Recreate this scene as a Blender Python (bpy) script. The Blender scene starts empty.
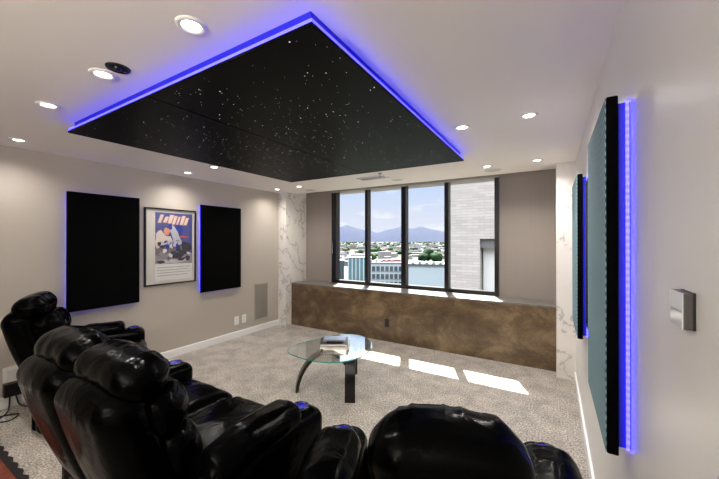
import bpy, bmesh, math, random
from mathutils import Vector, Matrix, noise
PI = math.pi
C = bpy.context.scene.collection
rnd = random.Random(7)

# ------------------------------------------------------------------ helpers
def lin(c):
    return tuple((v/12.92 if v <= .04045 else ((v+.055)/1.055)**2.4) for v in [x/255 for x in c])

MATS = {}
DIM = ('building', 'city', 'foliage', 'mountain', 'roof', 'warehouse', 'header', 'pale_blind')   # outdoor colours darkened to offset the strong sun and sky
def mat(name, col, rough=.6, metal=0., spec=.5, emit=None, estr=0., coat=0., sheen=0., sheen_col=None):
    m = bpy.data.materials.new(name); m.use_nodes = True
    b = m.node_tree.nodes['Principled BSDF']
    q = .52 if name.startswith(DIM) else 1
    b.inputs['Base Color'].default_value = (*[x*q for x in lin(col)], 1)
    b.inputs['Roughness'].default_value = rough
    b.inputs['Metallic'].default_value = metal
    b.inputs['Specular IOR Level'].default_value = spec
    if coat: b.inputs['Coat Weight'].default_value = coat; b.inputs['Coat Roughness'].default_value = .12
    if sheen:
        b.inputs['Sheen Weight'].default_value = sheen
        b.inputs['Sheen Roughness'].default_value = .35
        if sheen_col: b.inputs['Sheen Tint'].default_value = (*lin(sheen_col), 1)
    if emit:
        b.inputs['Emission Color'].default_value = (*emit, 1); b.inputs['Emission Strength'].default_value = estr
    MATS[name] = m
    return m

def N(m, t, **kw):
    n = m.node_tree.nodes.new(t)
    for k, v in kw.items():
        if k.startswith('i_'):
            n.inputs[k[2:].replace('_', ' ')].default_value = v
        else: setattr(n, k, v)
    return n
def L(m, a, b): m.node_tree.links.new(a, b)
def BS(m): return m.node_tree.nodes['Principled BSDF']
def coords(m, scale=(1, 1, 1), kind='Object'):
    tc = N(m, 'ShaderNodeTexCoord'); mp = N(m, 'ShaderNodeMapping')
    mp.inputs['Scale'].default_value = scale
    L(m, tc.outputs[kind], mp.inputs['Vector']); return mp.outputs['Vector']
def ramp(m, fac, stops):
    r = N(m, 'ShaderNodeValToRGB'); e = r.color_ramp.elements
    while len(e) < len(stops): e.new(.5)
    for q, (p, c) in zip(e, stops): q.position = p; q.color = (*lin(c), 1)
    L(m, fac, r.inputs['Fac']); return r.outputs['Color']
def noise_tex(m, vec, scale, detail=4., rough=.5, dist=0.):
    n = N(m, 'ShaderNodeTexNoise'); n.inputs['Scale'].default_value = scale
    n.inputs['Detail'].default_value = detail; n.inputs['Roughness'].default_value = rough
    n.inputs['Distortion'].default_value = dist
    L(m, vec, n.inputs['Vector']); return n.outputs['Fac']
def bump(m, height, strength, dist=.01, prev=None):
    b = N(m, 'ShaderNodeBump'); b.inputs['Strength'].default_value = strength; b.inputs['Distance'].default_value = dist
    L(m, height, b.inputs['Height'])
    if prev: L(m, prev, b.inputs['Normal'])
    L(m, b.outputs['Normal'], BS(m).inputs['Normal']); return b.outputs['Normal']

def obj(name, bm, mats, parent=None, smooth=False, angle=None):
    bmesh.ops.recalc_face_normals(bm, faces=bm.faces[:])
    me = bpy.data.meshes.new(name); bm.to_mesh(me); bm.free()
    for m in (mats if isinstance(mats, (list, tuple)) else [mats]): me.materials.append(m)
    if smooth:
        for p in me.polygons: p.use_smooth = True
        if angle: me.set_sharp_from_angle(angle=math.radians(angle))
    o = bpy.data.objects.new(name, me); C.objects.link(o)
    if parent: o.parent = parent
    return o
def tag(o, label, cat, group=None):
    o['label'] = label; o['category'] = cat
    if group: o['group'] = group
    return o
def thing(name, label, cat, loc=(0, 0, 0), rz=0, group=None):
    o = bpy.data.objects.new(name, None); C.objects.link(o); o.empty_display_size = .1
    o.location = loc; o.rotation_euler = (0, 0, rz)
    return tag(o, label, cat, group)
def struct(name, bm, m, parent=None, **k):
    o = obj(name, bm, m, parent, **k)
    if not parent: o['kind'] = 'structure'
    return o
def copy_tree(o, parent=None):
    c = o.copy(); C.objects.link(c)
    if parent: c.parent = parent
    for ch in list(o.children): copy_tree(ch, c)
    return c

def box(bm, x0, x1, y0, y1, z0, z1, mi=0, M=None):
    v = [bm.verts.new((x, y, z)) for x in (x0, x1) for y in (y0, y1) for z in (z0, z1)]
    fs = [(0, 1, 3, 2), (4, 6, 7, 5), (0, 4, 5, 1), (2, 3, 7, 6), (0, 2, 6, 4), (1, 5, 7, 3)]
    for f in fs:
        q = bm.faces.new([v[i] for i in f]); q.material_index = mi
    if M:
        for w in v: w.co = M @ w.co
    return v
def bx(*a, **k):
    bm = bmesh.new(); box(bm, *a, **k); return bm
def bevbox(x0, x1, y0, y1, z0, z1, r=.005, seg=2):
    bm = bx(x0, x1, y0, y1, z0, z1)
    bmesh.ops.bevel(bm, geom=bm.edges[:], offset=r, segments=seg, profile=.5, affect='EDGES'); return bm

def axis_pts(h, r, m, k=4):
    a = [-h + r*(1 - math.cos(i/k*PI/2)) if False else -h + r*i/k for i in range(k)]
    b = [-(h-r) + 2*(h-r)*i/m for i in range(m+1)]
    return a + b + [-x for x in reversed(a)]
def rbox(bm, c, s, r, n=(10, 8, 6), M=None, fn=None, k=4):
    """rounded, densely gridded box; fn(p, q) edits a local point, q its box coords in -1..1"""
    h = [x/2 for x in s]; rr = [min(r, x*.999) for x in h]
    A = [axis_pts(h[i], rr[i], n[i], k) for i in range(3)]
    cache = {}
    def vert(p):
        key = tuple(round(x, 6) for x in p)
        if key in cache: return cache[key]
        inner = Vector([max(-(h[i]-rr[i]), min(h[i]-rr[i], p[i])) for i in range(3)])
        d = Vector([(p[i]-inner[i])/rr[i] for i in range(3)])
        # cube-sphere style mapping of the corner region
        x, y, z = d
        x2, y2, z2 = x*x, y*y, z*z
        d = Vector((x*math.sqrt(max(0, 1-y2/2-z2/2+y2*z2/3)), y*math.sqrt(max(0, 1-x2/2-z2/2+x2*z2/3)), z*math.sqrt(max(0, 1-x2/2-y2/2+x2*y2/3))))
        q = inner + Vector([d[i]*rr[i] for i in range(3)])
        if fn: q = fn(q, Vector([p[i]/h[i] for i in range(3)]))
        q = q + Vector(c)
        if M: q = M @ q
        v = bm.verts.new(q); cache[key] = v; return v
    for ax in range(3):
        u, w = [(1, 2), (2, 0), (0, 1)][ax]
        for sgn in (-1, 1):
            for i in range(len(A[u])-1):
                for j in range(len(A[w])-1):
                    q = []
                    for a, b in ((i, j), (i+1, j), (i+1, j+1), (i, j+1)):
                        p = [0, 0, 0]; p[ax] = sgn*h[ax]; p[u] = A[u][a]; p[w] = A[w][b]; q.append(vert(p))
                    if len(set(q)) == 4: bm.faces.new(q)
    return bm
def tube(bm, pts, r, seg=10, cap=True):
    pts = [Vector(p) for p in pts]; rings = []
    up = Vector((0, 0, 1))
    for i, p in enumerate(pts):
        t = (pts[min(i+1, len(pts)-1)] - pts[max(i-1, 0)]).normalized()
        a = t.cross(up)
        if a.length < 1e-3: a = t.cross(Vector((1, 0, 0)))
        a.normalize(); b = t.cross(a)
        rad = r(i/(len(pts)-1)) if callable(r) else r
        rings.append([bm.verts.new(p + (a*math.cos(2*PI*k/seg) + b*math.sin(2*PI*k/seg))*rad) for k in range(seg)])
    for q, s in zip(rings, rings[1:]):
        for k in range(seg): bm.faces.new((q[k], q[(k+1) % seg], s[(k+1) % seg], s[k]))
    if cap: bm.faces.new(rings[0]); bm.faces.new(rings[-1])
    return bm
def lathe(bm, prof, seg=32, M=None, mi=0):
    rings = []
    for r, z in prof:
        if r < 1e-6: ring = [bm.verts.new((0, 0, z))]
        else: ring = [bm.verts.new((r*math.cos(2*PI*k/seg), r*math.sin(2*PI*k/seg), z)) for k in range(seg)]
        rings.append(ring)
    for a, b in zip(rings, rings[1:]):
        for k in range(seg):
            q = [a[k % len(a)], a[(k+1) % len(a)], b[(k+1) % len(b)], b[k % len(b)]]
            u = []
            for v in q:
                if v not in u: u.append(v)
            if len(u) > 2: f = bm.faces.new(u); f.material_index = mi
    if M:
        for ring in rings:
            for v in ring: v.co = M @ v.co
    return bm
def disc(bm, c, r, seg=20, flip=True):
    vs = [bm.verts.new((c[0]+r*math.cos(2*PI*k/seg), c[1]+r*math.sin(2*PI*k/seg), c[2])) for k in range(seg)]
    bm.faces.new(vs[::-1] if flip else vs)

# ------------------------------------------------------------------ materials
def paint(name, col, rough=.5, spec=.35, sc=140, st=.06):
    m = mat(name, col, rough, spec=spec); v = coords(m)
    bump(m, noise_tex(m, v, sc, 3), st, .004); return m
M_wall = paint('wall_paint_greige_shaded', (182, 174, 163), .42, .4)  # darker copy of the paint for the less lit left wall
M_wallr = paint('wall_paint_greige_lit', (216, 213, 208), .36, .5)  # same paint as the left wall, window light put into its colour
M_ceil = paint('ceiling_paint', (232, 226, 220), .75, .2, 200, .1)
M_trim = mat('white_trim', (238, 238, 236), .35)
M_grey = mat('grey_reveal_panel', (142, 132, 124), .45, spec=.4)
v = coords(M_grey, (90, 90, 1.2)); f = noise_tex(M_grey, v, 1, 3)
L(M_grey, ramp(M_grey, f, [(.3, (148, 138, 130)), (.7, (152, 142, 134))]), BS(M_grey).inputs['Base Color'])

M_carpet = mat('carpet', (176, 168, 156), .95, spec=.1, sheen=.2)
v = coords(M_carpet)
f1 = noise_tex(M_carpet, v, 75, 3, .6); f2 = noise_tex(M_carpet, v, 5, 4, .6, .6)
c1 = ramp(M_carpet, f1, [(.32, (112, 104, 95)), (.52, (190, 182, 171)), (.7, (244, 238, 228))])
c2 = ramp(M_carpet, f2, [(.35, (208, 206, 204)), (.65, (255, 254, 252))])
mx = N(M_carpet, 'ShaderNodeMix', data_type='RGBA', blend_type='MULTIPLY'); mx.inputs[0].default_value = .85
L(M_carpet, c1, mx.inputs[6]); L(M_carpet, c2, mx.inputs[7]); L(M_carpet, mx.outputs[2], BS(M_carpet).inputs['Base Color'])
bump(M_carpet, f1, .9, .02, bump(M_carpet, f2, .5, .02))

M_marble = mat('white_marble', (228, 223, 215), .3)
v = coords(M_marble, (1, 1, .8))
w = N(M_marble, 'ShaderNodeTexWave', wave_type='BANDS', bands_direction='DIAGONAL')
for k, x in (('Scale', 1.1), ('Distortion', 16.), ('Detail', 5.), ('Detail Scale', 1.4), ('Detail Roughness', .65)): w.inputs[k].default_value = x
L(M_marble, v, w.inputs['Vector'])
L(M_marble, ramp(M_marble, w.outputs['Fac'], [(.0, (186, 181, 176)), (.02, (212, 207, 201)), (.07, (228, 224, 217)), (1, (233, 229, 222))]), BS(M_marble).inputs['Base Color'])

M_bench = mat('brown_patina_stone', (96, 74, 54), .38, spec=.5)
v = coords(M_bench, (1, 1, 1.5))
f1 = noise_tex(M_bench, v, 2.2, 8, .68, .5); f2 = noise_tex(M_bench, v, 45, 4, .7)
c1 = ramp(M_bench, f1, [(.3, (64, 50, 37)), (.5, (112, 92, 68)), (.7, (162, 140, 110))])
c2 = ramp(M_bench, f2, [(.3, (190, 186, 180)), (.7, (255, 252, 246))])
mx = N(M_bench, 'ShaderNodeMix', data_type='RGBA', blend_type='MULTIPLY'); mx.inputs[0].default_value = 1
L(M_bench, c1, mx.inputs[6]); L(M_bench, c2, mx.inputs[7]); L(M_bench, mx.outputs[2], BS(M_bench).inputs['Base Color'])
bump(M_bench, f2, .15, .004)
M_sill = mat('grey_stone_top', (150, 143, 134), .3)
v = coords(M_sill); L(M_sill, ramp(M_sill, noise_tex(M_sill, v, 9, 6, .6), [(.3, (96, 91, 86)), (.7, (124, 119, 113))]), BS(M_sill).inputs['Base Color'])

M_frame = mat('dark_bronze_frame', (26, 25, 25), .35, metal=.3)
M_chrome = mat('brushed_metal', (190, 190, 190), .25, metal=1)
M_black = mat('black_plastic', (14, 14, 15), .4)
M_white = mat('white_plastic', (235, 234, 230), .35)
M_fabric = mat('black_acoustic_fabric', (3, 3, 3), .85, spec=.06)
v = coords(M_fabric, (1, 1, 1))
wv = N(M_fabric, 'ShaderNodeTexWave', wave_type='BANDS', bands_direction='DIAGONAL'); wv.inputs['Scale'].default_value = 40; wv.inputs['Distortion'].default_value = .4
L(M_fabric, v, wv.inputs['Vector']); bump(M_fabric, wv.outputs['Fac'], .2, .002)
M_fabric_sheen = mat('fabric_window_sheen', (44, 86, 92), .75, spec=.3)  # black fabric with the window's teal sheen painted into its colour
v = coords(M_fabric_sheen)
wv = N(M_fabric_sheen, 'ShaderNodeTexWave', wave_type='BANDS', bands_direction='DIAGONAL'); wv.inputs['Scale'].default_value = 22; wv.inputs['Distortion'].default_value = .5
L(M_fabric_sheen, v, wv.inputs['Vector'])
L(M_fabric_sheen, ramp(M_fabric_sheen, wv.outputs['Fac'], [(.2, (72, 100, 108)), (.8, (142, 174, 182))]), BS(M_fabric_sheen).inputs['Base Color'])
bump(M_fabric_sheen, wv.outputs['Fac'], .6, .006)
M_star = mat('black_star_board', (3, 4, 3), .5, spec=.07)
v = coords(M_star); bump(M_star, noise_tex(M_star, v, 300, 2), .2, .003)
M_starpt = mat('fibre_optic_star', (255, 255, 255), .5, emit=(1, .97, .9), estr=.6)
M_led = mat('blue_led_strip', (120, 120, 255), .5, emit=(.04, .032, 1), estr=3.2)
wv = N(M_led, 'ShaderNodeTexWave', wave_type='BANDS', bands_direction='Z'); wv.inputs['Scale'].default_value = 14; L(M_led, coords(M_led), wv.inputs['Vector'])
mr = N(M_led, 'ShaderNodeMapRange'); mr.inputs['To Min'].default_value = 1.8; mr.inputs['To Max'].default_value = 5.; L(M_led, wv.outputs['Fac'], mr.inputs['Value']); L(M_led, mr.outputs['Result'], BS(M_led).inputs['Emission Strength'])
M_ledspot = mat('led_diode', (200, 200, 255), .5, emit=(.6, .55, 1), estr=5)
M_ledback = mat('led_frame_glow', (34, 34, 185), .6)  # blue glow of the strips painted into the frame colour
M_lens = mat('lamp_lens', (255, 255, 250), .5, emit=(1, .97, .92), estr=5.)
M_dred = mat('trim_ring_white', (225, 222, 218), .4)

M_leather = mat('black_leather', (2, 2, 2), .2, spec=.04)
v = coords(M_leather)
fa = noise_tex(M_leather, v, 5.5, 3, .5, 1.2); fb = noise_tex(M_leather, v, 180, 2)
bump(M_leather, fb, .06, .002, bump(M_leather, fa, .4, .02))
M_piping = mat('black_piping', (12, 12, 14), .25, spec=.6)
M_cup = mat('blue_lit_cup_well', (40, 40, 120), .25, metal=.6, emit=(.04, .03, 1), estr=.1)
M_wood = mat('espresso_wood', (22, 17, 14), .3, spec=.5)

def glass(name, tint, fres=1.0, gloss_rough=.0):
    m = bpy.data.materials.new(name); m.use_nodes = True; nt = m.node_tree; nt.nodes.clear()
    out = nt.nodes.new('ShaderNodeOutputMaterial'); mix = nt.nodes.new('ShaderNodeMixShader')
    tr = nt.nodes.new('ShaderNodeBsdfTransparent'); gl = nt.nodes.new('ShaderNodeBsdfGlossy'); fr = nt.nodes.new('ShaderNodeLayerWeight')
    tr.inputs[0].default_value = (*tint, 1); gl.inputs['Roughness'].default_value = gloss_rough
    fr.inputs['Blend'].default_value = .5
    pw = nt.nodes.new('ShaderNodeMath'); pw.operation = 'POWER'; pw.inputs[1].default_value = 5
    ma = nt.nodes.new('ShaderNodeMath'); ma.operation = 'MULTIPLY_ADD'; ma.inputs[1].default_value = .95; ma.inputs[2].default_value = .04
    nt.links.new(fr.outputs['Facing'], pw.inputs[0]); nt.links.new(pw.outputs[0], ma.inputs[0])
    mu = nt.nodes.new('ShaderNodeMath'); mu.operation = 'MULTIPLY'; mu.inputs[1].default_value = fres
    nt.links.new(ma.outputs[0], mu.inputs[0]); nt.links.new(mu.outputs[0], mix.inputs[0])
    nt.links.new(tr.outputs[0], mix.inputs[1]); nt.links.new(gl.outputs[0], mix.inputs[2]); nt.links.new(mix.outputs[0], out.inputs[0])
    return m
M_pane = glass('window_glass', (.97, .985, .98), .2)
M_tglass = glass('table_glass', (.975, .995, .985), 2.6)
M_tedge = mat('green_glass_edge', (60, 160, 140), .1, spec=.8)
M_pglass = glass('picture_glass', (.98, .98, .98), .9, .02)

# ------------------------------------------------------------------ room shell
XL, XR, ZC = -4.36, .22, 2.44
YB, YW = -3.4, 4.90
ZB = .777           # window bench height
struct('floor', bx(XL-.1, XR+.1, YB-.1, 5.05, -.15, 0), M_carpet)
struct('ceiling', bx(XL-.1, XR+.1, YB-.1, 4.62, ZC, ZC+.2), M_ceil)
struct('ceiling_recess', bx(XL-.1, XR+.1, 4.62, 5.05, 2.54, 2.64), M_ceil)
struct('wall_left', bx(XL-.12, XL, YB-.1, 5.05, 0, 2.64), M_wall)
struct('wall_right', bx(XR, XR+.12, YB-.1, 5.05, 0, 2.64), M_wallr)
struct('wall_back', bx(XL, XR, YB-.12, YB, 0, ZC), paint('dark_wall_paint', (62, 58, 55), .6))
CL, CR = -4.172, .035      # inner faces of the marble columns
WX0, WX1 = -3.535, -.645   # window opening
bm = bmesh.new()
box(bm, CL, WX0, YW, 5.05, ZB, 2.54); box(bm, WX1, CR, YW, 5.05, ZB, 2.54)
box(bm, CL, CR, YW, 5.05, 0, ZB-.02)
struct('wall_window', bm, M_grey)
struct('wall_column_left', bx(XL, CL, 4.335, 5.05, 0, 2.54), M_marble)
struct('wall_column_right', bx(CR, XR, 4.30, 5.05, 0, 2.54), M_marble)
struct('baseboard_left', bevbox(XL, XL+.016, YB, 4.335, 0, .10, .004), M_trim)
struct('baseboard_right', bevbox(XR-.016, XR, YB, 4.30, 0, .10, .004), M_trim)
struct('baseboard_back', bevbox(XL+.016, XR-.016, YB, YB+.016, 0, .10, .004), M_trim)
struct('ceiling_overhang', bx(-7, 4, 5.06, 5.30, 2.47, 2.8), M_grey)

# window bench
wb = thing('window_bench', 'long brown stone window bench below the windows between the marble columns', 'bench', ((CL+CR)/2, 4.48, 0))
hw = (CR-CL)/2 - .002
obj('front_panel', bx(-hw, hw, 0, .05, 0, ZB-.025), M_bench, wb)
obj('bench_top', bevbox(-hw, hw, -.004, YW-4.48-.002, ZB-.025, ZB, .003), M_sill, wb)
t = thing('wall_outlet', 'black outlet on the brown window bench front', 'outlet', (-2.197, 4.478, .285))
obj('cover_plate', bevbox(-.038, .038, -.006, 0, -.062, .062, .003), M_black, t)
for s in (-1, 1): obj('socket', bevbox(-.018, .018, -.009, -.006, s*.028-.016, s*.028+.016, .002), M_frame, t)

# window_1
win = bpy.data.objects.new('window_1', None); C.objects.link(win); win['kind'] = 'structure'; win.location = (0, YW, 0)
def wpart(name, x0, x1, y0, y1, z0, z1, m=M_frame): return obj(name, bx(x0, x1, y0, y1, z0, z1), m, win)
bm = bmesh.new()
box(bm, WX0, WX0+.10, -.03, .10, ZB, 2.5); box(bm, WX1-.055, WX1, -.06, .10, ZB, 2.5)
box(bm, WX0+.10, WX1-.055, -.02, .10, ZB, ZB+.055); box(bm, WX0+.10, WX1-.055, -.02, .10, 2.47, 2.54)
obj('window_frame', bm, M_frame, win)
MX = [(-2.79, .026), (-2.09, .040), (-1.385, .032)]
for x, h in MX: wpart('mullion', x-h, x+h, -.03, .09, ZB+.055, 2.47)
edges = [WX0+.10] + [x for x, h in MX] + [WX1-.055]
hs = [0] + [h for x, h in MX] + [0]
for i in range(4):
    wpart('glass_pane', edges[i]+hs[i], edges[i+1]-hs[i+1], .03, .034, ZB+.055, 2.47, M_pane)
wpart('blind_cassette', WX0+.02, WX1+.02, -.10, -.035, 2.44, 2.535, mat('cassette_grey', (150, 145, 138), .4))
h = obj('window_handle', bevbox(WX0+.03, WX0+.05, -.06, -.031, 1.32, 1.52, .004), M_chrome, win)

# ------------------------------------------------------------------ ceiling fittings
LAMP = .9
def downlight(x, y, label, power=34):
    t = thing('downlight', label, 'ceiling light', (x, y, ZC), 0, 'recessed downlights')
    obj('trim_ring', lathe(bmesh.new(), [(.036, -.001), (.038, -.006), (.050, -.010), (.058, -.006), (.060, 0)], 36), M_dred, t, True)
    obj('lens', lathe(bmesh.new(), [(0, -.006), (.030, -.005), (.0365, -.002)], 28), M_lens, t, True)
    ld = bpy.data.lights.new('downlight_lamp', 'SPOT'); ld.energy = power; ld.spot_size = math.radians(150); ld.spot_blend = 1
    ld.shadow_soft_size = .035; ld.color = (1, .95, .89)
    lo = bpy.data.objects.new('lamp', ld); C.objects.link(lo); lo.parent = t; lo.location = (0, 0, -.02); ld.energy *= LAMP
    return t
for x, y, l, p in [
    (-1.264, .77, 'recessed downlight at the top of the photo, left of the star panel\'s nearest corner', 30),
    (-2.034, .755, 'recessed downlight beside the open black ceiling fixture', 30),
    (-2.804, .745, 'recessed downlight left of the star panel\'s left corner, third from the top of the photo', 30),
    (-3.997, .87, 'recessed downlight close to the left wall, leftmost in the photo', 14),
    (-4.05, 2.42, 'recessed downlight close to the left wall above the framed poster', 16),
    (-3.47, 2.40, 'recessed downlight just left of the star panel, right of the one above the poster', 22),
    (-4.05, 4.00, 'recessed downlight in the far left corner near the left wall', 14),
    (-3.541, 3.98, 'recessed downlight in front of the left marble column', 22),
    (-.601, 2.546, 'recessed downlight close to the right edge of the star panel', 30),
    (-.141, 2.545, 'recessed downlight over the right wall panels, nearest the right wall', 30),
    (-.145, 4.016, 'recessed downlight in front of the right marble column', 26),
    (-.664, 4.034, 'recessed downlight beside the round speaker near the right of the windows', 24)]:
    downlight(x, y, l, p)
for k, (x, y) in enumerate([(-3.6, -.9), (-2.0, -.9), (-.5, -.9), (-3.6, -2.3), (-2.0, -2.3), (-.5, -2.3)]):  # unseen downlights added as extra fill for the room
    downlight(x, y, 'added fill downlight in the unseen ceiling behind the camera', 6)

t = thing('ceiling_fixture', 'open round black recessed fixture with a small eyeball lamp in the ceiling', 'ceiling light', (-1.898, .769, ZC))
obj('rim', lathe(bmesh.new(), [(.040, -.001), (.043, -.005), (.052, -.006), (.054, 0)], 36), M_black, t, True)
obj('well', lathe(bmesh.new(), [(0, -.0015), (.041, -.0015)], 32), mat('deep_black', (3, 3, 3), .6), t)
bm = bmesh.new(); lathe(bm, [(0, -.020), (.010, -.018), (.017, -.010), (.018, -.001)], 20, Matrix.Translation((.006, -.006, 0)))
obj('eyeball', bm, M_black, t, True)
obj('bracket', bx(-.004, .004, -.036, .036, -.008, -.003), M_chrome, t)
obj('bulb', lathe(bmesh.new(), [(0, -.008), (.009, -.006), (.011, -.0016)], 16, Matrix.Translation((-.024, .004, 0))), M_chrome, t, True)

def ceiling_speaker(x, y, r, label):
    t = thing('ceiling_speaker', label, 'speaker', (x, y, ZC), 0, 'flush round ceiling speakers')
    obj('rim', lathe(bmesh.new(), [(r*.92, 0), (r*.93, -.006), (r, -.005), (r*1.01, 0)], 40), M_dred, t, True)
    obj('grille', lathe(bmesh.new(), [(0, -.004), (r*.92, -.003)], 40), mat('grille_grey', (196, 192, 186), .6), t)
ceiling_speaker(-3.62, 4.36, .10, 'round flush ceiling speaker in front of the left marble column')
ceiling_speaker(-.64, 4.30, .11, 'round flush ceiling speaker near the right end of the windows')
ceiling_speaker(-1.93, 4.28, .09, 'round flush ceiling speaker behind the air vent, by the middle window')
t = thing('ceiling_vent', 'rectangular white air vent in the ceiling before the windows', 'vent', (-2.16, 3.96, ZC), 0)
bm = bmesh.new()
for a in ((-.22, .22, -.085, -.065), (-.22, .22, .065, .085), (-.22, -.20, -.065, .065), (.20, .22, -.065, .065)): box(bm, *a, -.012, 0)
obj('vent_frame', bm, M_dred, t)
obj('vent_backing', bx(-.2, .2, -.065, .065, -.002, 0), mat('vent_dark', (150, 146, 142), .7), t)
for k in range(5):
    y = -.05+k*.025
    obj('slat', bx(-.2, .2, -.009, .009, -.001, .001, M=Matrix.Translation((0, y, -.008)) @ Matrix.Rotation(.6, 4, 'X')), M_dred, t)
t = thing('sprinkler_head', 'small metal sprinkler head hanging from the ceiling near the air vent', 'sprinkler', (-1.93, 3.73, ZC))
obj('collar', lathe(bmesh.new(), [(.03, 0), (.03, -.004), (.012, -.008), (.008, -.03), (0, -.03)], 20), M_chrome, t, True)
obj('deflector', lathe(bmesh.new(), [(0, -.03), (.004, -.045), (.014, -.047), (.014, -.049), (0, -.05)], 16), M_chrome, t, True)

# star panel
ZS = 2.360
SX0, SX1, SY0, SY1 = -3.085, -.764, .928, 3.315
sp = thing('star_ceiling_panel', 'large black starry panel hung below the ceiling with a blue glowing edge', 'ceiling panel', ((SX0+SX1)/2, (SY0+SY1)/2, ZS))
a, b = (SX1-SX0)/2, (SY1-SY0)/2
for s in (-1, 1):
    x0, x1 = (-a, -.002) if s < 0 else (.002, a)
    obj('star_board', bevbox(x0, x1, -b, b, 0, .014, .002), M_star, sp)
i = .03
bm = bmesh.new(); zc = ZC-ZS
box(bm, -a+i, a-i, -b+i, -b+i+.02, .014, zc); box(bm, -a+i, a-i, b-i-.02, b-i, .014, zc)
box(bm, -a+i, -a+i+.02, -b+i+.02, b-i-.02, .014, zc); box(bm, a-i-.02, a-i, -b+i+.02, b-i-.02, .014, zc)
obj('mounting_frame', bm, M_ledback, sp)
k0, k1 = .004, .012
for q in ((-a+k0, a-k0, -b+k0, -b+k1), (-a+k0, a-k0, b-k1, b-k0), (-a+k0, -a+k1, -b+k1, b-k1), (a-k1, a-k0, -b+k1, b-k1)):
    obj('light_strip', bx(*q, .0145, .029), M_led, sp)
bm = bmesh.new(); r2 = random.Random(3)
for k in range(900):
    x, y = r2.uniform(-a+.03, a-.03), r2.uniform(-b+.03, b-.03)
    if k % 3 == 0:
        x = max(-a+.03, min(a-.03, r2.choice((-.7, .1, -.3))+r2.gauss(0, .35))); y = max(-b+.03, min(b-.03, r2.choice((-.2, .5))+r2.gauss(0, .3)))
    if abs(x) < .01: continue
    disc(bm, (x, y, -.0008), .0013+.0026*r2.random()**5, 8)
s = obj('star_points', bm, M_starpt, sp); s['kind'] = 'stuff'

# ------------------------------------------------------------------ wall panels (acoustic, LED backlit)
def wall_panel(label, wall, y0, y1, z0=.812, z1=2.072, face=M_fabric):
    s = 1 if wall == 'L' else -1
    X = XL if wall == 'L' else XR
    t = thing('acoustic_panel', label, 'acoustic panel', (X, (y0+y1)/2, (z0+z1)/2), 0 if s > 0 else PI, 'backlit acoustic wall panels')
    w, h = (y1-y0)/2, (z1-z0)/2
    bm = bevbox(.034, .066, -w, w, -h, h, .004)
    obj('fabric_panel', bm, [M_fabric], t)
    obj('fabric_face', bevbox(.0655, .069, -w+.004, w-.004, -h+.004, h-.004, .0015), face, t)
    i = .022
    bm = bmesh.new()
    for q in ((-w+i, w-i, -h+i, -h+i+.02), (-w+i, w-i, h-i-.02, h-i), (-w+i, -w+i+.02, -h+i+.02, h-i-.02), (w-i-.02, w-i, -h+i+.02, h-i-.02)):
        box(bm, .0, .034, *q)
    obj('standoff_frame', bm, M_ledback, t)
    e = .005
    for q in ((-w+i-e, w-i+e, -h+i-e, -h+i-.001), (-w+i-e, w-i+e, h-i+.001, h-i+e), (-w+i-e, -w+i-.001, -h+i, h-i), (w-i+.001, w-i+e, -h+i, h-i)):
        obj('light_strip', bx(.003, .013, *q), M_led, t)
    return t
wall_panel('black backlit acoustic panel on the left wall, left of the framed poster', 'L', 1.29, 1.97)
wall_panel('black backlit acoustic panel on the left wall, right of the framed poster', 'L', 2.765, 3.45)
wall_panel('teal-looking backlit acoustic panel on the right wall, nearest the camera', 'R', 1.345, 1.975, .85, 2.04, M_fabric_sheen)
wall_panel('teal-looking backlit acoustic panel on the right wall, beside the right marble column', 'R', 2.80, 3.46, .85, 2.04, M_fabric_sheen)

# ------------------------------------------------------------------ framed posters
def poster_frame(t, w, h):
    bm = bmesh.new(); f = .018
    for q in ((-w, w, -h, -h+f), (-w, w, h-f, h), (-w, -w+f, -h+f, h-f), (w-f, w, -h+f, h-f)): box(bm, 0, .024, *q)
    obj('picture_frame', bm, M_black, t)
    obj('mat_board', bx(.002, .008, -w+f, w-f, -h+f, h-f), mat('mat_board_white', (214, 210, 202), .7), t)
    obj('glazing', bx(.016, .018, -w+f, w-f, -h+f, h-f), M_pglass, t)
t = thing('framed_poster', 'framed blue and cream abstract poster on the left wall between two black panels', 'poster', (XL, 2.38, 1.48), 0)
w, h = .335, .498
poster_frame(t, w, h)
cols = [(76, 84, 150), (222, 210, 198), (228, 150, 120), (46, 46, 62), (150, 148, 150), (228, 226, 222), (40, 60, 160), (196, 198, 205), (120, 108, 112), (208, 90, 80)]
pm = [mat('poster_ink', c, .7) for c in cols]
bm = bmesh.new()
def poly(pts, mi, lay):
    vs = [bm.verts.new((.008+.0004*lay, y, z)) for y, z in pts]; f = bm.faces.new(vs); f.material_index = mi
PY0, PY1, PZ0, PZ1 = -w+.13, w-.05, -.44, .445
poly([(PY0, PZ0), (PY1, PZ0), (PY1, PZ1), (PY0, PZ1)], 0, 1)
poly([(PY0, PZ0), (PY1, PZ0), (PY1, -.235), (PY0, -.225)], 5, 2)
poly([(PY0, -.225), (PY1, -.235), (PY1, -.10), (PY0+.1, -.13), (PY0, -.10)], 4, 2)
def blob(cy, cz, ry, rz, mi, lay, seed, n=18, rot=0):
    rr = random.Random(seed); pts = []
    for k in range(n):
        an = 2*PI*k/n; q = 1+rr.uniform(-.22, .22)
        y, z = ry*q*math.cos(an), rz*q*math.sin(an)
        pts.append((min(PY1, max(PY0, cy+y*math.cos(rot)-z*math.sin(rot))), cz+y*math.sin(rot)+z*math.cos(rot)))
    poly(pts, mi, lay)
blob(.05, .17, .10, .16, 6, 3, 1); blob(-.10, .04, .10, .16, 1, 4, 2, rot=.3); blob(.06, .12, .05, .17, 7, 5, 3, rot=.35)
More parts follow.
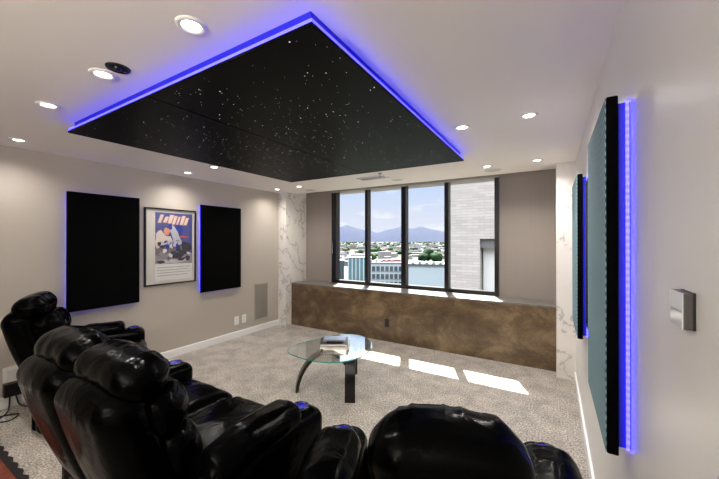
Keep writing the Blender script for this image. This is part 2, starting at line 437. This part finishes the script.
blob(-.02, -.08, .20, .07, 8, 5, 4); blob(.17, -.03, .10, .08, 3, 6, 5); blob(.06, -.12, .12, .05, 3, 7, 9); blob(-.06, .20, .04, .05, 2, 6, 6); blob(.16, .13, .07, .014, 9, 7, 7); blob(.02, -.19, .2, .03, 7, 7, 10)
blob(-.14, -.2, .05, .02, 3, 8, 11); blob(.22, -.16, .03, .04, 3, 8, 12)
r5 = random.Random(5); y = PY0+.03     # loose slanted strokes across the head of the print
while y < PY1-.12:
    q = r5.uniform(.02, .045); z0_ = r5.uniform(.29, .32); z1_ = r5.uniform(.39, .42)
    poly([(y-.004, z0_-.006), (y+q+.006, z0_-.006), (y+q+.046, z1_+.004), (y+.032, z1_+.004)], 2, 8)
    poly([(y, z0_), (y+q, z0_), (y+q+.036, z1_), (y+.036, z1_)], 1, 9); y += q+r5.uniform(.012, .03)
for k in range(26): blob(r5.uniform(PY0+.04, PY1-.04), r5.uniform(-.2, .1), r5.uniform(.012, .05), r5.uniform(.01, .035), r5.choice((3, 8, 4, 7, 1, 6, 3)), 10+k, 40+k, 11, r5.uniform(0, 2))
for k in range(4): poly([(PY0+.02, -.27-k*.035), (PY1-.03-.03*(k % 2), -.27-k*.035), (PY1-.03-.03*(k % 2), -.277-k*.035), (PY0+.02, -.277-k*.035)], 4, 3)
obj('poster_print', bm, pm, t)
t = thing('framed_poster', 'framed poster seen edge-on on the right wall between two backlit panels', 'poster', (XR, 2.385, 1.47), PI)
poster_frame(t, .335, .498)
obj('poster_print', bx(.008, .009, -.25, .25, -.42, .42), mat('poster_grey', (120, 140, 150), .6), t)

# ------------------------------------------------------------------ wall fittings
def outlet_plate(y, z, label, group=None):
    t = thing('wall_outlet', label, 'outlet', (XL, y, z), 0, group)
    obj('cover_plate', bevbox(0, .006, -.042, .042, -.066, .066, .003), M_white, t)
    for s in (-1, 1): obj('socket', bevbox(.006, .009, -.018, .018, s*.028-.016, s*.028+.016, .002), M_dred, t)
    return t
outlet_plate(3.415, .272, 'white outlet plate low on the left wall, the one further from the vent grille')
outlet_plate(3.56, .275, 'white outlet plate low on the left wall, the one nearer the vent grille')
t = thing('vent_grille', 'tall flush taupe vent grille low on the left wall by the marble column', 'vent', (XL, 3.925, .505), 0)
M_gr = mat('grille_taupe', (176, 168, 156), .5)
bm = bmesh.new()
for q in ((-.158, .158, -.315, -.295), (-.158, .158, .295, .315), (-.158, -.138, -.295, .295), (.138, .158, -.295, .295)): box(bm, 0, .008, *q)
obj('grille_frame', bm, M_gr, t)
bm = bmesh.new(); box(bm, 0, .002, -.138, .138, -.295, .295)
for k in range(36): z = -.287+k*.0163; box(bm, .002, .006, -.138, .138, z-.005, z+.005)
obj('louvre_panel', bm, mat('grille_louvre', (150, 143, 133), .5), t)
t = thing('wall_outlet', 'white outlet plate on the left wall behind the leftmost recliner', 'outlet', (XL, .91, .30), 0)
obj('cover_plate', bevbox(0, .007, -.06, .06, -.065, .075, .003), M_white, t)
obj('socket', bevbox(.007, .011, -.035, .035, -.045, .05, .002), M_dred, t)
t = thing('power_adapter', 'black power adapter box with cords on the left wall below the white outlet plate', 'adapter', (XL, .91, .17), 0)
obj('housing', bevbox(.001, .06, -.062, .062, -.06, .062, .008), M_black, t)
obj('indicator', bx(.06, .061, .02, .03, .02, .03), M_chrome, t)
def cord(pts, parent):
    ps = []
    P = [Vector(p) for p in pts]
    for i in range(len(P)-1):
        p0, p1, p2, p3 = P[max(i-1, 0)], P[i], P[i+1], P[min(i+2, len(P)-1)]
        for s in range(8):
            u = s/8; ps.append(.5*((2*p1)+(p2-p0)*u+(2*p0-5*p1+4*p2-p3)*u*u+(3*p1-p0-3*p2+p3)*u**3))
    ps.append(P[-1])
    obj('power_cord', tube(bmesh.new(), [q-parent.location for q in ps], .006, 8), M_black, parent, True)
cord([(-4.325, .89, .105), (-4.30, .88, .02), (-4.2, .84, .008), (-4.08, .76, .007), (-4.02, .83, .007), (-4.1, .90, .007), (-4.17, .82, .007), (-4.22, .75, .007), (-4.30, .74, .007)], t)
cord([(-4.325, .93, .105), (-4.31, .95, .02), (-4.22, .98, .008), (-4.1, 1.02, .007), (-3.9, 1.0, .007)], t)

t = thing('thermostat', 'small silver and dark grey wall thermostat on the right wall', 'thermostat', (XR, .835, 1.431), PI)
obj('wall_plate', bevbox(0, .004, -.036, .032, -.034, .034, .001), M_black, t)
obj('housing', bevbox(.004, .017, -.034, .034, -.033, .033, .002), mat('thermostat_grey', (70, 68, 64), .5), t)
obj('screen', bevbox(.017, .019, -.034, .034, -.033, .033, .0008), mat('thermostat_face', (205, 208, 210), .12, spec=.8), t)
obj('screen_bar', bx(.019, .0193, -.030, .030, -.004, -.001), mat('face_line', (120, 124, 130), .4), t)

# ------------------------------------------------------------------ recliners
def wr(p, amp, fx, seed):   # leather wrinkle value
    return amp*(noise.noise(Vector((p[0]*fx, p[1]*fx*.35, p[2]*fx*.35+seed))))
def recliner(name, label, loc, rz, seats, splay=(0, 0), aw=.25, sw=.52, lean=18, hw_=.505, alen=.71, dx=(0, 0), group='black leather recliners'):
    t = thing(name, label, 'recliner', loc, rz, group)
    W = seats*sw + 2*aw
    bm = bmesh.new(); rbox(bm, (0, .37, .205), (W-2*aw+.16, .68, .41), .035, (6, 6, 4)); obj('base', bm, M_leather, t, True)
    for k in range(seats):
        cx = (k-(seats-1)/2)*sw
        def fseat(p, q):
            p = p.copy(); p.z += .030*(1-q.x**2)*(1-q.y**2)*max(0, q.z) + wr(p, .006, 14, cx); return p
        bm = bmesh.new(); rbox(bm, (cx, .48, .405), (sw-.006, .66, .19), .065, (14, 14, 4), fn=fseat); obj('seat_cushion', bm, M_leather, t, True)
        bm = bmesh.new(); rbox(bm, (cx, .755, .25), (sw-.012, .12, .37), .055, (12, 3, 10), fn=lambda p, q: p+Vector((0, .015*(1-q.x**2)*(1-q.z**2)*max(0, q.y), 0))); obj('footrest', bm, M_leather, t, True)
        Mb = Matrix.Translation((cx, .125, .40)) @ Matrix.Rotation(math.radians(lean), 4, 'X')
        def fshell(p, q):
            p = p.copy(); p.y -= .03*(1-q.x**2)*max(0, -q.y)*(1-q.z**2)
            g = math.exp(-((q.z-.72)/.16)**2)*max(0, -q.y)
            p.y += .002*g*abs(math.sin(p.x*46+3*noise.noise(Vector((p.x*8, cx, 2)))))
            p.y += wr(p, .005, 9, 3+cx); p.z += .02*(1-q.x**2)*max(0, q.z); return p
        bm = bmesh.new(); rbox(bm, (0, -.055, .25), (hw_, .19, .70), .085, (44, 5, 24), M=Mb, fn=fshell); obj('backrest', bm, M_leather, t, True)
        def lobe(c, size, r, sd, name):
            def f(p, q):
                p = p.copy(); e = max(math.exp(-((q.z-.62)/.30)**2), math.exp(-((q.z+.62)/.30)**2))
                cr = abs(math.sin(p.x*44+4*noise.noise(Vector((p.x*9, cx, sd)))))
                p.y -= .017*cr*e*max(0, q.y+.3); p.z -= .010*cr*e*q.z*max(0, q.y+.2)
                p.y += .025*(1-q.x**2)*max(0, q.y); p.x *= 1+.03*(1-q.z**2); p.z += .012*(1-q.x**2)*q.z
                p.y += wr(p, .010, 12, sd+cx); return p
            bm = bmesh.new(); rbox(bm, c, size, r, (52, 6, 12), M=Mb, fn=f); obj(name, bm, M_leather, t, True)
        lobe((0, .045, .595), (hw_, .21, .19), .09, 5, 'headrest')
        lobe((0, .085, .40), (hw_-.02, .20, .23), .09, 9, 'back_cushion')
        lobe((0, .085, .17), (hw_-.02, .18, .27), .08, 14, 'lumbar_cushion')
    for s in (-1, 1):
        ax = s*(W/2-aw/2)+dx[s > 0]
        sp_ = splay[0] if s < 0 else splay[1]
        MA = Matrix.Translation((ax, .72, 0)) @ Matrix.Rotation(sp_, 4, 'Z') @ Matrix.Translation((0, -.72, 0))
        def farm(p, q):
            p = p.copy(); p.x *= 1+.10*max(0, q.z); p.z += -.10*max(0, -q.y-.3)*max(0, q.z) + wr(p, .006, 9, s)
            return p
        bm = bmesh.new(); rbox(bm, (0, .08+alen/2, .30), (aw-.035, alen, .59), .075, (8, 14, 14), M=MA, fn=farm); arm = obj('armrest', bm, M_leather, t, True)
        def fpad(p, q):
            p = p.copy(); g = max(0, abs(q.x)-.4)
            p.z += .018*(1-q.x**2)*max(0, q.z) - .07*max(0, -q.y-.2) + wr(p, .007, 16, 2+s); p.x *= 1+.04*math.sin(q.y*5)
            return p
        bm = bmesh.new(); rbox(bm, (0, .10+(alen-.20)/2, .605), (aw-.03, alen-.20, .125), .058, (10, 18, 3), M=MA, fn=fpad); obj('arm_pad', bm, M_leather, arm, True)
        bm = bmesh.new(); lathe(bm, [(.040, .601), (.041, .606), (.047, .608), (.053, .604), (.054, .596)], 32, MA @ Matrix.Translation((0, alen-.03, 0)))
        ch = obj('cup_holder', bm, M_piping, arm, True)
        bm = bmesh.new(); lathe(bm, [(.040, .603), (.036, .600), (0, .599)], 28, MA @ Matrix.Translation((0, alen-.03, 0)))
        obj('cup_well', bm, M_cup, ch, True)
    return t
R = math.radians
recliner('recliner_sofa', 'black leather two-seat recliner sofa in the middle, back to the camera', (-1.90, .69, 0), 0, 2, alen=.76)
recliner('recliner_chair', 'black leather recliner by the left wall, turned toward the right', (-3.93, .98, 0), R(-26), 1)
recliner('recliner_chair', 'black leather recliner nearest the right wall, at the bottom of the photo', (-.25, .87, 0), R(22), 1, splay=(0, R(-18)), aw=.26, sw=.66, hw_=.41, alen=.72, dx=(.03, .07))

# rug behind the seats
tg = bmesh.new()
rx0, rx1, ry0, ry1 = -4.2, -2.72, .22, .69
def rug_edge(inset, amp):
    pts = []
    per = [((rx0, ry1), (rx1, ry1)), ((rx1, ry1), (rx1, ry0)), ((rx1, ry0), (rx0, ry0)), ((rx0, ry0), (rx0, ry1))]
    for (ax_, ay), (bx_, by) in per:
        n = int(math.hypot(bx_-ax_, by-ay)/.012); nx, ny = (by-ay), -(bx_-ax_); l = math.hypot(nx, ny); nx /= l; ny /= l
        for k in range(n):
            u = k/n; off = inset + amp*math.sin(u*n*.012/.115*2*PI)
            pts.append((ax_+(bx_-ax_)*u+nx*off, ay+(by-ay)*u+ny*off))
    return pts
def slab(pts, z0, z1):
    bm = bmesh.new(); a = [bm.verts.new((x, y, z1)) for x, y in pts]; b = [bm.verts.new((x, y, z0)) for x, y in pts]
    bm.faces.new(a); bm.faces.new(b[::-1])
    for k in range(len(pts)): bm.faces.new((a[k], b[k], b[(k+1) % len(pts)], a[(k+1) % len(pts)]))
    return bm
t = thing('area_rug', 'rust red rug with a dark scalloped edge behind the seats', 'rug', (0, 0, 0))
M_rugd = mat('rug_dark_edge', (20, 14, 14), .9); M_rug = mat('rug_rust', (150, 62, 30), .7)
v = coords(M_rug); L(M_rug, ramp(M_rug, noise_tex(M_rug, v, 14, 5, .6), [(.3, (74, 24, 14)), (.6, (120, 52, 26)), (.8, (146, 78, 42))]), BS(M_rug).inputs['Base Color'])
obj('rug_border', slab(rug_edge(0, .008), .0, .012), M_rugd, t)
bm = bmesh.new(); box(bm, rx0+.05, rx1-.05, ry0+.05, ry1-.045, .006, .0135); obj('rug_field', bm, M_rug, t)
bm = bmesh.new()
for q in ((rx0+.12, rx1-.12, ry1-.125, ry1-.112), (rx0+.12, rx1-.12, ry0+.12, ry0+.135), (rx0+.12, rx0+.135, ry0+.135, ry1-.135), (rx1-.135, rx1-.12, ry0+.135, ry1-.135)): box(bm, *q, .0136, .0142)
obj('rug_stripe', bm, M_rugd, t)

# ------------------------------------------------------------------ coffee table
tc = (-1.97, 2.80)
ct = thing('coffee_table', 'glass-topped coffee table with dark curved wooden legs on the carpet', 'coffee table', (tc[0], tc[1], 0))
outl = [(-.40, -.30), (-.33, -.385), (-.20, -.43), (-.02, -.445), (.14, -.42), (.27, -.35), (.355, -.21), (.38, -.03), (.35, .14), (.27, .29), (.14, .41), (0, .465), (-.13, .44), (-.23, .35), (-.31, .20), (-.37, .02), (-.41, -.17)]
P = [Vector((x, y, 0)) for x, y in outl]; pts = []
for k in range(len(P)):
    p0, p1, p2, p3 = P[k-1], P[k], P[(k+1) % len(P)], P[(k+2) % len(P)]
    for s_ in range(5):
        u = s_/5; q = .5*((2*p1)+(p2-p0)*u+(2*p0-5*p1+4*p2-p3)*u*u+(3*p1-p0-3*p2+p3)*u**3); pts.append((q.x, q.y))
bm = slab(pts, .425, .437)
for f in bm.faces: f.material_index = 1 if len(f.verts) == 4 else 0
obj('glass_top', bm, [M_tglass, M_tedge], ct)
def arch(a, b, hgt, wid, thk, pw, lab):
    a = Vector((*a, 0)); b = Vector((*b, 0)); d = (b-a); ln = d.length; d.normalize(); n = Vector((-d.y, d.x, 0))
    bm = bmesh.new(); out = []; K = 40
    def pt(an, off):
        c, s = math.cos(an), math.sin(an)
        x = ln/2 - (ln/2-off)*math.copysign(abs(c)**(2/pw), c); z = (hgt-off)*abs(s)**(2/pw)
        return a + d*x + Vector((0, 0, z))
    for k in range(K+1):
        an = PI*k/K
        o1, i1 = pt(an, 0), pt(an, thk)
        out.append([bm.verts.new(o1+n*wid/2), bm.verts.new(o1-n*wid/2), bm.verts.new(i1-n*wid/2), bm.verts.new(i1+n*wid/2)])
    for p, q in zip(out, out[1:]):
        for j in range(4): bm.faces.new((p[j], p[(j+1) % 4], q[(j+1) % 4], q[j]))
    bm.faces.new(out[0]); bm.faces.new(out[-1])
    return obj('curved_leg', bm, M_wood, ct, True, 35)
arch((-.32, -.28), (.13, .15), .405, .10, .032, 1.75, 0)
arch((.30, -.20), (-.04, .40), .425, .100, .030, 3.4, 1)

# books on the table
def book(label, c, s, rz, cover, z, name='book'):
    t = thing(name, label, 'book', (c[0], c[1], z), rz, 'books stacked on the coffee table')
    w, d, h = s[0]/2, s[1]/2, s[2]
    bm = bmesh.new(); box(bm, -w, w, -d, d, 0, .003); box(bm, -w, w, -d, d, h-.003, h); box(bm, -w, -w+.003, -d, d, .003, h-.003)
    obj('cover', bm, cover, t)
    obj('pages', bx(-w+.003, w-.006, -d+.005, d-.005, .003, h-.003), mat('paper', (222, 216, 204), .8), t)
bk = (-1.985, 2.80); z = .437; br_ = R(31)
def off(x, y): return (bk[0]+x*math.cos(br_)-y*math.sin(br_), bk[1]+x*math.sin(br_)+y*math.cos(br_))
book('white hardcover book at the bottom of the stack on the coffee table', off(.015, 0), (.27, .23, .026), br_, mat('cover_white', (214, 210, 200), .5), z)
book('dark hardcover book in the middle of the stack on the coffee table', off(-.01, .01), (.29, .23, .030), br_+R(3), mat('cover_dark', (28, 32, 42), .35), z+.026)
book('pale blue grey book on top of the stack on the coffee table', off(-.005, .045), (.23, .15, .018), br_-R(2), mat('cover_blue', (150, 164, 190), .3), z+.056)
t = thing('remote_control', 'slim black remote control lying on the dark book of the stack', 'remote', (*off(0, -.062), z+.0565), br_)
obj('housing', bevbox(-.085, .085, -.020, .020, 0, .016, .004), M_black, t)
for k in range(6): obj('button', bx(-.07+k*.024, -.058+k*.024, -.006, .006, .016, .018), M_frame, t)

# ------------------------------------------------------------------ outside
GZ = -28.5
def pol(bearing, dist):
    a = math.radians(bearing); return Vector((math.sin(a)*dist, math.cos(a)*dist, GZ))
M_ground = mat('city_ground', (128, 138, 116), .95, spec=.1)
v = coords(M_ground); L(M_ground, ramp(M_ground, noise_tex(M_ground, v, .012, 6, .65), [(.35, (38, 54, 32)), (.5, (68, 70, 62)), (.65, (88, 80, 75))]), BS(M_ground).inputs['Base Color'])
bm = bmesh.new(); box(bm, -12000, 6000, 8, 14000, GZ-2, GZ); struct('ground', bm, M_ground)

# mountains
def mountains(name, dist, prof, seed, depth, m):
    bm = bmesh.new(); rows = []
    nb = 120
    for i_ in range(nb+1):
        bg = -60 + 70*i_/nb
        hgt = None
        for (b0, h0), (b1, h1) in zip(prof, prof[1:]):
            if b0 <= bg <= b1: u = (bg-b0)/(b1-b0); u = u*u*(3-2*u); hgt = h0*(1-u)+h1*u
        hgt = hgt if hgt is not None else prof[0][1]
        row = []
        for j in range(9):
            v_ = j/8; q = math.sin(PI*min(1, v_*1.0)*.5) if v_ <= 1 else 0
            d = dist - depth*(1-v_)
            n = noise.fractal(Vector((bg*.35, v_*2.2, seed)), .9, 2.0, 5)
            z = hgt*(v_**1.1)*(1+.16*n*(1 if v_ < 1 else .35))
            p = pol(bg, d); p.z = GZ + max(0, z) + (28.5 if v_ > .02 else -2) * v_; row.append(bm.verts.new(p))
        p = pol(bg, dist+depth*.6); p.z = GZ-2; row.append(bm.verts.new(p)); rows.append(row)
    for a_, b_ in zip(rows, rows[1:]):
        for j in range(len(a_)-1): bm.faces.new((a_[j], b_[j], b_[j+1], a_[j+1]))
    o = struct(name, bm, m, None, smooth=True); return o
M_mtn = mat('mountain_haze_blue', (38, 45, 66), .95, spec=.05)  # blue of the distance haze painted into the rock colour
mountains('mountains', 9000, [(-60, 250), (-45, 300), (-38, 330), (-34.6, 370), (-33.2, 430), (-31.5, 350), (-29.5, 290), (-27.8, 225), (-25.2, 330), (-23.3, 405), (-22, 330), (-20.2, 375), (-18.5, 310), (-15.9, 240), (-8, 280), (10, 250)], 3.3, 3200, M_mtn)

hz = bpy.data.materials.new('haze'); hz.use_nodes = True; hn = hz.node_tree; hn.nodes.remove(hn.nodes['Principled BSDF'])
vs = hn.nodes.new('ShaderNodeVolumeScatter'); vs.inputs['Density'].default_value = 1/75000; vs.inputs['Color'].default_value = (.72, .80, 1, 1)
va = hn.nodes.new('ShaderNodeVolumeAbsorption'); va.inputs['Density'].default_value = 1/12000; va.inputs['Color'].default_value = (.3, .3, .3, 1); vd = hn.nodes.new('ShaderNodeAddShader')
hn.links.new(vs.outputs[0], vd.inputs[0]); hn.links.new(va.outputs[0], vd.inputs[1])
hn.links.new(vd.outputs[0], hn.nodes['Material Output'].inputs['Volume'])
o = obj('haze', bx(-12000, 6000, 4400, 13500, GZ+.5, 400), hz); o['kind'] = 'stuff'; tag(o, 'pale haze lying over the far city and the mountains', 'haze')
def building(name, label, bearing, dist, w, d, h, rot, wall, group=None, roof=None, cat='building'):
    p = pol(bearing, dist)
    t = thing(name, label, cat, p, math.radians(-bearing+rot), group)
    obj('walls', bx(-w/2, w/2, 0, d, 0, h), wall, t)
    obj('roof', bx(-w/2-.3, w/2+.3, -.3, d+.3, h, h+.5), roof or wall, t)
    return t
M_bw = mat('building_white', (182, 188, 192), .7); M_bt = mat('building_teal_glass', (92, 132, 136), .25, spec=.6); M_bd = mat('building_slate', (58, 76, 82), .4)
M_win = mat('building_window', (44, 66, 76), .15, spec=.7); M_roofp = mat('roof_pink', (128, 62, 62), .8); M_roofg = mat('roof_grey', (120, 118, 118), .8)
# white office with two rows of square windows
t = building('office_building', 'white office building with rows of square dark windows outside the middle panes', -26.2, 138, 17.5, 14, 20.2, 2, M_bw, roof=M_roofg)
for r_ in range(3):
    for c_ in range(9):
        x = -8.0+c_*1.9; z = 19.0-r_*3.3
        if x+1.2 > 8.6: continue
        f = obj('window', bx(x-.1, x+1.3, -.12, .05, z-2.0, z), M_win, t)
        obj('window_ledge', bx(x-.15, x+1.4, -.3, 0, z-2.2, z-2.02), M_roofg, f)
obj('roof_plant', bx(-1.5, 6.5, 4, 9, 20.7, 21.6), M_roofp, t)
for k in range(5): obj('roof_unit', bx(-7+k*2.2, -5.9+k*2.2, 2, 3.4, 20.7, 21.5), M_roofg, t)
t = building('warehouse', 'low pale building with a long blank wall outside the third pane', -18.2, 124, 19, 16, 20.3, 0, mat('warehouse_wall', (172, 182, 186), .7), roof=M_roofg)
for k in range(6): obj('roof_unit', bx(-8+k*2.6, -6.8+k*2.6, 1.5, 3.2, 20.8, 21.6+.3*(k % 2)), M_roofg if k % 2 else M_bd, t)
obj('parapet', bx(-9.5, 9.5, -.4, 0, 20.7, 21.2), M_bd, t)
t = building('glass_tower', 'teal glass building with vertical white fins outside the left pane', -31.0, 158, 11.5, 12, 21.3, 0, M_bt, roof=M_roofg)
for k in range(7): obj('fin', bx(-5.7+k*1.85, -5.2+k*1.85, -.5, 0, 0, 21.3), M_bw, t)
t = building('slate_building', 'dark slate building at the left edge of the left pane', -35.4, 165, 9.5, 12, 19.4, 0, M_bd, roof=M_roofg)
for k in range(4): obj('window', bx(-4+k*2.1, -2.6+k*2.1, -.1, .05, 12, 17.5), M_win, t)
# scattered city
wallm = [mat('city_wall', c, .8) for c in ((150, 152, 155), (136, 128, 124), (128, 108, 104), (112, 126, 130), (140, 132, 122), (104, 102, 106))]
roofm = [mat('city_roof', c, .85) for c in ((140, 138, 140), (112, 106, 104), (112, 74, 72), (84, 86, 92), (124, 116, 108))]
rb = random.Random(21)
placed = []
def clear(p, r):
    return all((p.x-q.x)**2+(p.y-q.y)**2 > (r+s)**2 for q, s in placed)
for k in range(190):
    for _ in range(20):
        bg = rb.uniform(-39, -13); dist = 255*math.exp(rb.random()**.85*2.3)
        w = rb.uniform(7, 19)*(1+dist/1500); d = rb.uniform(7, 15)*(1+dist/1500); p = pol(bg, dist+d/2)
        if 380 < dist < 500 and -22.5 < bg < -15: continue
        if clear(p, .75*max(w, d)): break
    else: continue
    placed.append((p, .75*max(w, d)))
    hgt = rb.uniform(4, 8) if rb.random() < .85 else rb.uniform(9, 15)
    near = dist < 420
    building('city_building', 'small flat-roofed building in the hazy city far below the windows', bg, dist, w, d, hgt, rb.uniform(-20, 20), rb.choice(wallm), 'distant city buildings', rb.choice(roofm))
# trees
M_leaf = [mat('foliage', c, .9, spec=.1) for c in ((30, 52, 28), (40, 64, 34), (54, 76, 42))]
M_trunk = mat('bark', (84, 70, 58), .9)
def crown_mesh(seed, sub=3):
    bm = bmesh.new(); bmesh.ops.create_icosphere(bm, subdivisions=sub, radius=1)
    for v_ in bm.verts:
        n = noise.fractal(v_.co*1.6+Vector((seed, 0, 0)), .8, 2, 4); v_.co *= 1+.32*n
        v_.co.z = v_.co.z*.9
    me = bpy.data.meshes.new('tree_crown'); bm.to_mesh(me); bm.free(); me.materials.append(M_leaf[seed % 3])
    for p in me.polygons: p.use_smooth = True
    return me
crowns = [crown_mesh(i) for i in range(6)]
tb = bmesh.new(); lathe(tb, [(.35, 0), (.22, .9), (0, 1.0)], 8); trunk_me = bpy.data.meshes.new('tree_trunk'); tb.to_mesh(trunk_me); tb.free(); trunk_me.materials.append(M_trunk)
def tree(bg, dist, w, h, ci, label, group=None):
    t = thing('tree', label, 'tree', pol(bg, dist), rb.uniform(0, 6), group)
    c = bpy.data.objects.new('crown', crowns[ci % 6]); C.objects.link(c); c.parent = t; c.location = (0, 0, h*.58); c.scale = (w, w, h*.46)
    k = bpy.data.objects.new('trunk', trunk_me); C.objects.link(k); k.parent = t; k.scale = (h*.06, h*.06, h*.5)
tree(-19.9, 430, 6.2, 14, 0, 'rounded dark green tree, leftmost of the big clump in the third pane')
tree(-18.9, 445, 8.0, 19, 3, 'tallest dark green tree in the middle of the clump in the third pane')
tree(-17.5, 425, 7.5, 15, 1, 'broad green tree at the right of the clump in the third pane')
tree(-32.2, 150, 2.6, 7.5, 2, 'low bright green tree at the foot of the teal building')
for k in range(190):
    far = rb.random() < .6
    for _ in range(20):
        dist = rb.uniform(1500, 4200) if far else rb.uniform(230, 1400)
        bg = rb.uniform(-39, -13); p = pol(bg, dist); w = rb.uniform(4, 8)*(1.8 if far else 1)
        if clear(p, w*1.5): break
    else: continue
    if dist < 520 and -22.5 < bg < -15: continue
    placed.append((p, w*1.5))
    tree(bg, dist, w, rb.uniform(8, 14)*(1.3 if far else 1), rb.randrange(6), 'small green tree among the buildings of the distant city', 'distant city trees')

# neighbouring brick wing seen through the right-hand pane
M_brick = mat('grey_brick', (176, 168, 160), .85, spec=.2)
tcn = N(M_brick, 'ShaderNodeTexCoord'); sx = N(M_brick, 'ShaderNodeSeparateXYZ'); cb = N(M_brick, 'ShaderNodeCombineXYZ')
ad = N(M_brick, 'ShaderNodeMath', operation='ADD')
L(M_brick, tcn.outputs['Object'], sx.inputs[0]); L(M_brick, sx.outputs[0], ad.inputs[0]); L(M_brick, sx.outputs[1], ad.inputs[1])
L(M_brick, ad.outputs[0], cb.inputs[0]); L(M_brick, sx.outputs[2], cb.inputs[1])
br = N(M_brick, 'ShaderNodeTexBrick')
for k, x in (('Color1', (*lin((152, 144, 136)), 1)), ('Color2', (*lin((138, 131, 124)), 1)), ('Mortar', (*lin((126, 119, 112)), 1)), ('Scale', 1.), ('Mortar Size', .006), ('Brick Width', .40), ('Row Height', .10)): br.inputs[k].default_value = x
L(M_brick, cb.outputs[0], br.inputs['Vector']); L(M_brick, br.outputs['Color'], BS(M_brick).inputs['Base Color'])
t = thing('brick_building', 'grey brick neighbouring building filling the rightmost window pane', 'building', (-3.46, 12, GZ))
bm = bmesh.new(); box(bm, 0, 1.24, 0, 6, 0, 45); box(bm, 1.24, 3.6, 0, 6, 30.12, 45); box(bm, 3.6, 11, 0, 6, 0, 45); box(bm, 1.24, 3.6, 0, 6, 0, 27.2); box(bm, 1.24, 3.6, .5, 6, 27.2, 30.12)
obj('brick_walls', bm, M_brick, t)
obj('window_header', bx(1.24, 3.6, .1, .5, 29.80, 30.12), mat('header_grey', (110, 106, 104), .6), t)
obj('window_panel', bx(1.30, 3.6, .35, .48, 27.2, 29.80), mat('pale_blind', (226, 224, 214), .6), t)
rl = bmesh.new()
for k in range(8): box(rl, 1.85+k*.16, 1.88+k*.16, .05, .08, 27.2, 28.3)
box(rl, 1.8, 3.6, .04, .09, 28.3, 28.36); obj('railing', rl, M_chrome, t)

# ------------------------------------------------------------------ light, sky
W = bpy.data.worlds.new('sky'); bpy.context.scene.world = W; W.use_nodes = True
nt = W.node_tree; bg = nt.nodes['Background']
class _W: node_tree = nt
W_ = _W()
tcn = N(W_, 'ShaderNodeTexCoord'); sx = N(W_, 'ShaderNodeSeparateXYZ'); L(W_, tcn.outputs['Generated'], sx.inputs[0])
sky = ramp(W_, sx.outputs[2], [(.0, (228, 226, 232)), (.08, (214, 220, 240)), (.20, (184, 206, 242)), (.6, (206, 214, 232))])
mp = N(W_, 'ShaderNodeMapping'); mp.inputs['Scale'].default_value = (5, 5, 26); L(W_, tcn.outputs['Generated'], mp.inputs['Vector'])
cf = noise_tex(W_, mp.outputs['Vector'], 1.0, 5, .6)
cr = N(W_, 'ShaderNodeMapRange'); cr.inputs['From Min'].default_value = .49; cr.inputs['From Max'].default_value = .64; L(W_, cf, cr.inputs['Value'])
mx = N(W_, 'ShaderNodeMix', data_type='RGBA'); L(W_, cr.outputs['Result'], mx.inputs[0]); L(W_, sky, mx.inputs[6]); mx.inputs[7].default_value = (.93, .92, .93, 1)
L(W_, mx.outputs[2], bg.inputs['Color']); zr = N(W_, 'ShaderNodeMapRange'); L(W_, sx.outputs[2], zr.inputs['Value'])   # upper sky out of view boosted to add daylight indoors
for k, x in (('From Min', .26), ('From Max', .75), ('To Min', .53), ('To Max', 7.)): zr.inputs[k].default_value = x
L(W_, zr.outputs['Result'], bg.inputs['Strength'])

sl = bpy.data.lights.new('sun', 'SUN'); sl.energy = 19.; sl.angle = R(.55); sl.color = (1, .96, .9)
so = bpy.data.objects.new('sun', sl); C.objects.link(so)
so.rotation_euler = Vector((.42, -1, -1.52)).to_track_quat('-Z', 'Y').to_euler(); so.location = (-6, 15, 20)

ud = bpy.data.lights.new('ceiling_fill', 'AREA'); ud.shape = 'DISK'; ud.size = .5; ud.energy = 50; ud.color = (1, .95, .88); ud.spread = R(170)  # fill light without a fixture, added to brighten the ceiling
uo = bpy.data.objects.new('ceiling_fill', ud); C.objects.link(uo); uo.location = (-.75, -1.9, 1.75); uo.rotation_euler = (R(155), 0, 0)

# ------------------------------------------------------------------ camera
cd = bpy.data.cameras.new('camera'); cam = bpy.data.objects.new('camera', cd); C.objects.link(cam)
cd.sensor_width = 36; cd.lens = 321.45/719*36; cd.clip_end = 30000; cd.clip_start = .02
cam.location = (0, 0, 1.56); cam.rotation_euler = (R(90.172), 0, R(31.0))
sc = bpy.context.scene; sc.camera = cam
sc.view_settings.view_transform = 'Standard'; sc.view_settings.look = 'None'; sc.view_settings.gamma = 1; sc.view_settings.exposure = 1.12
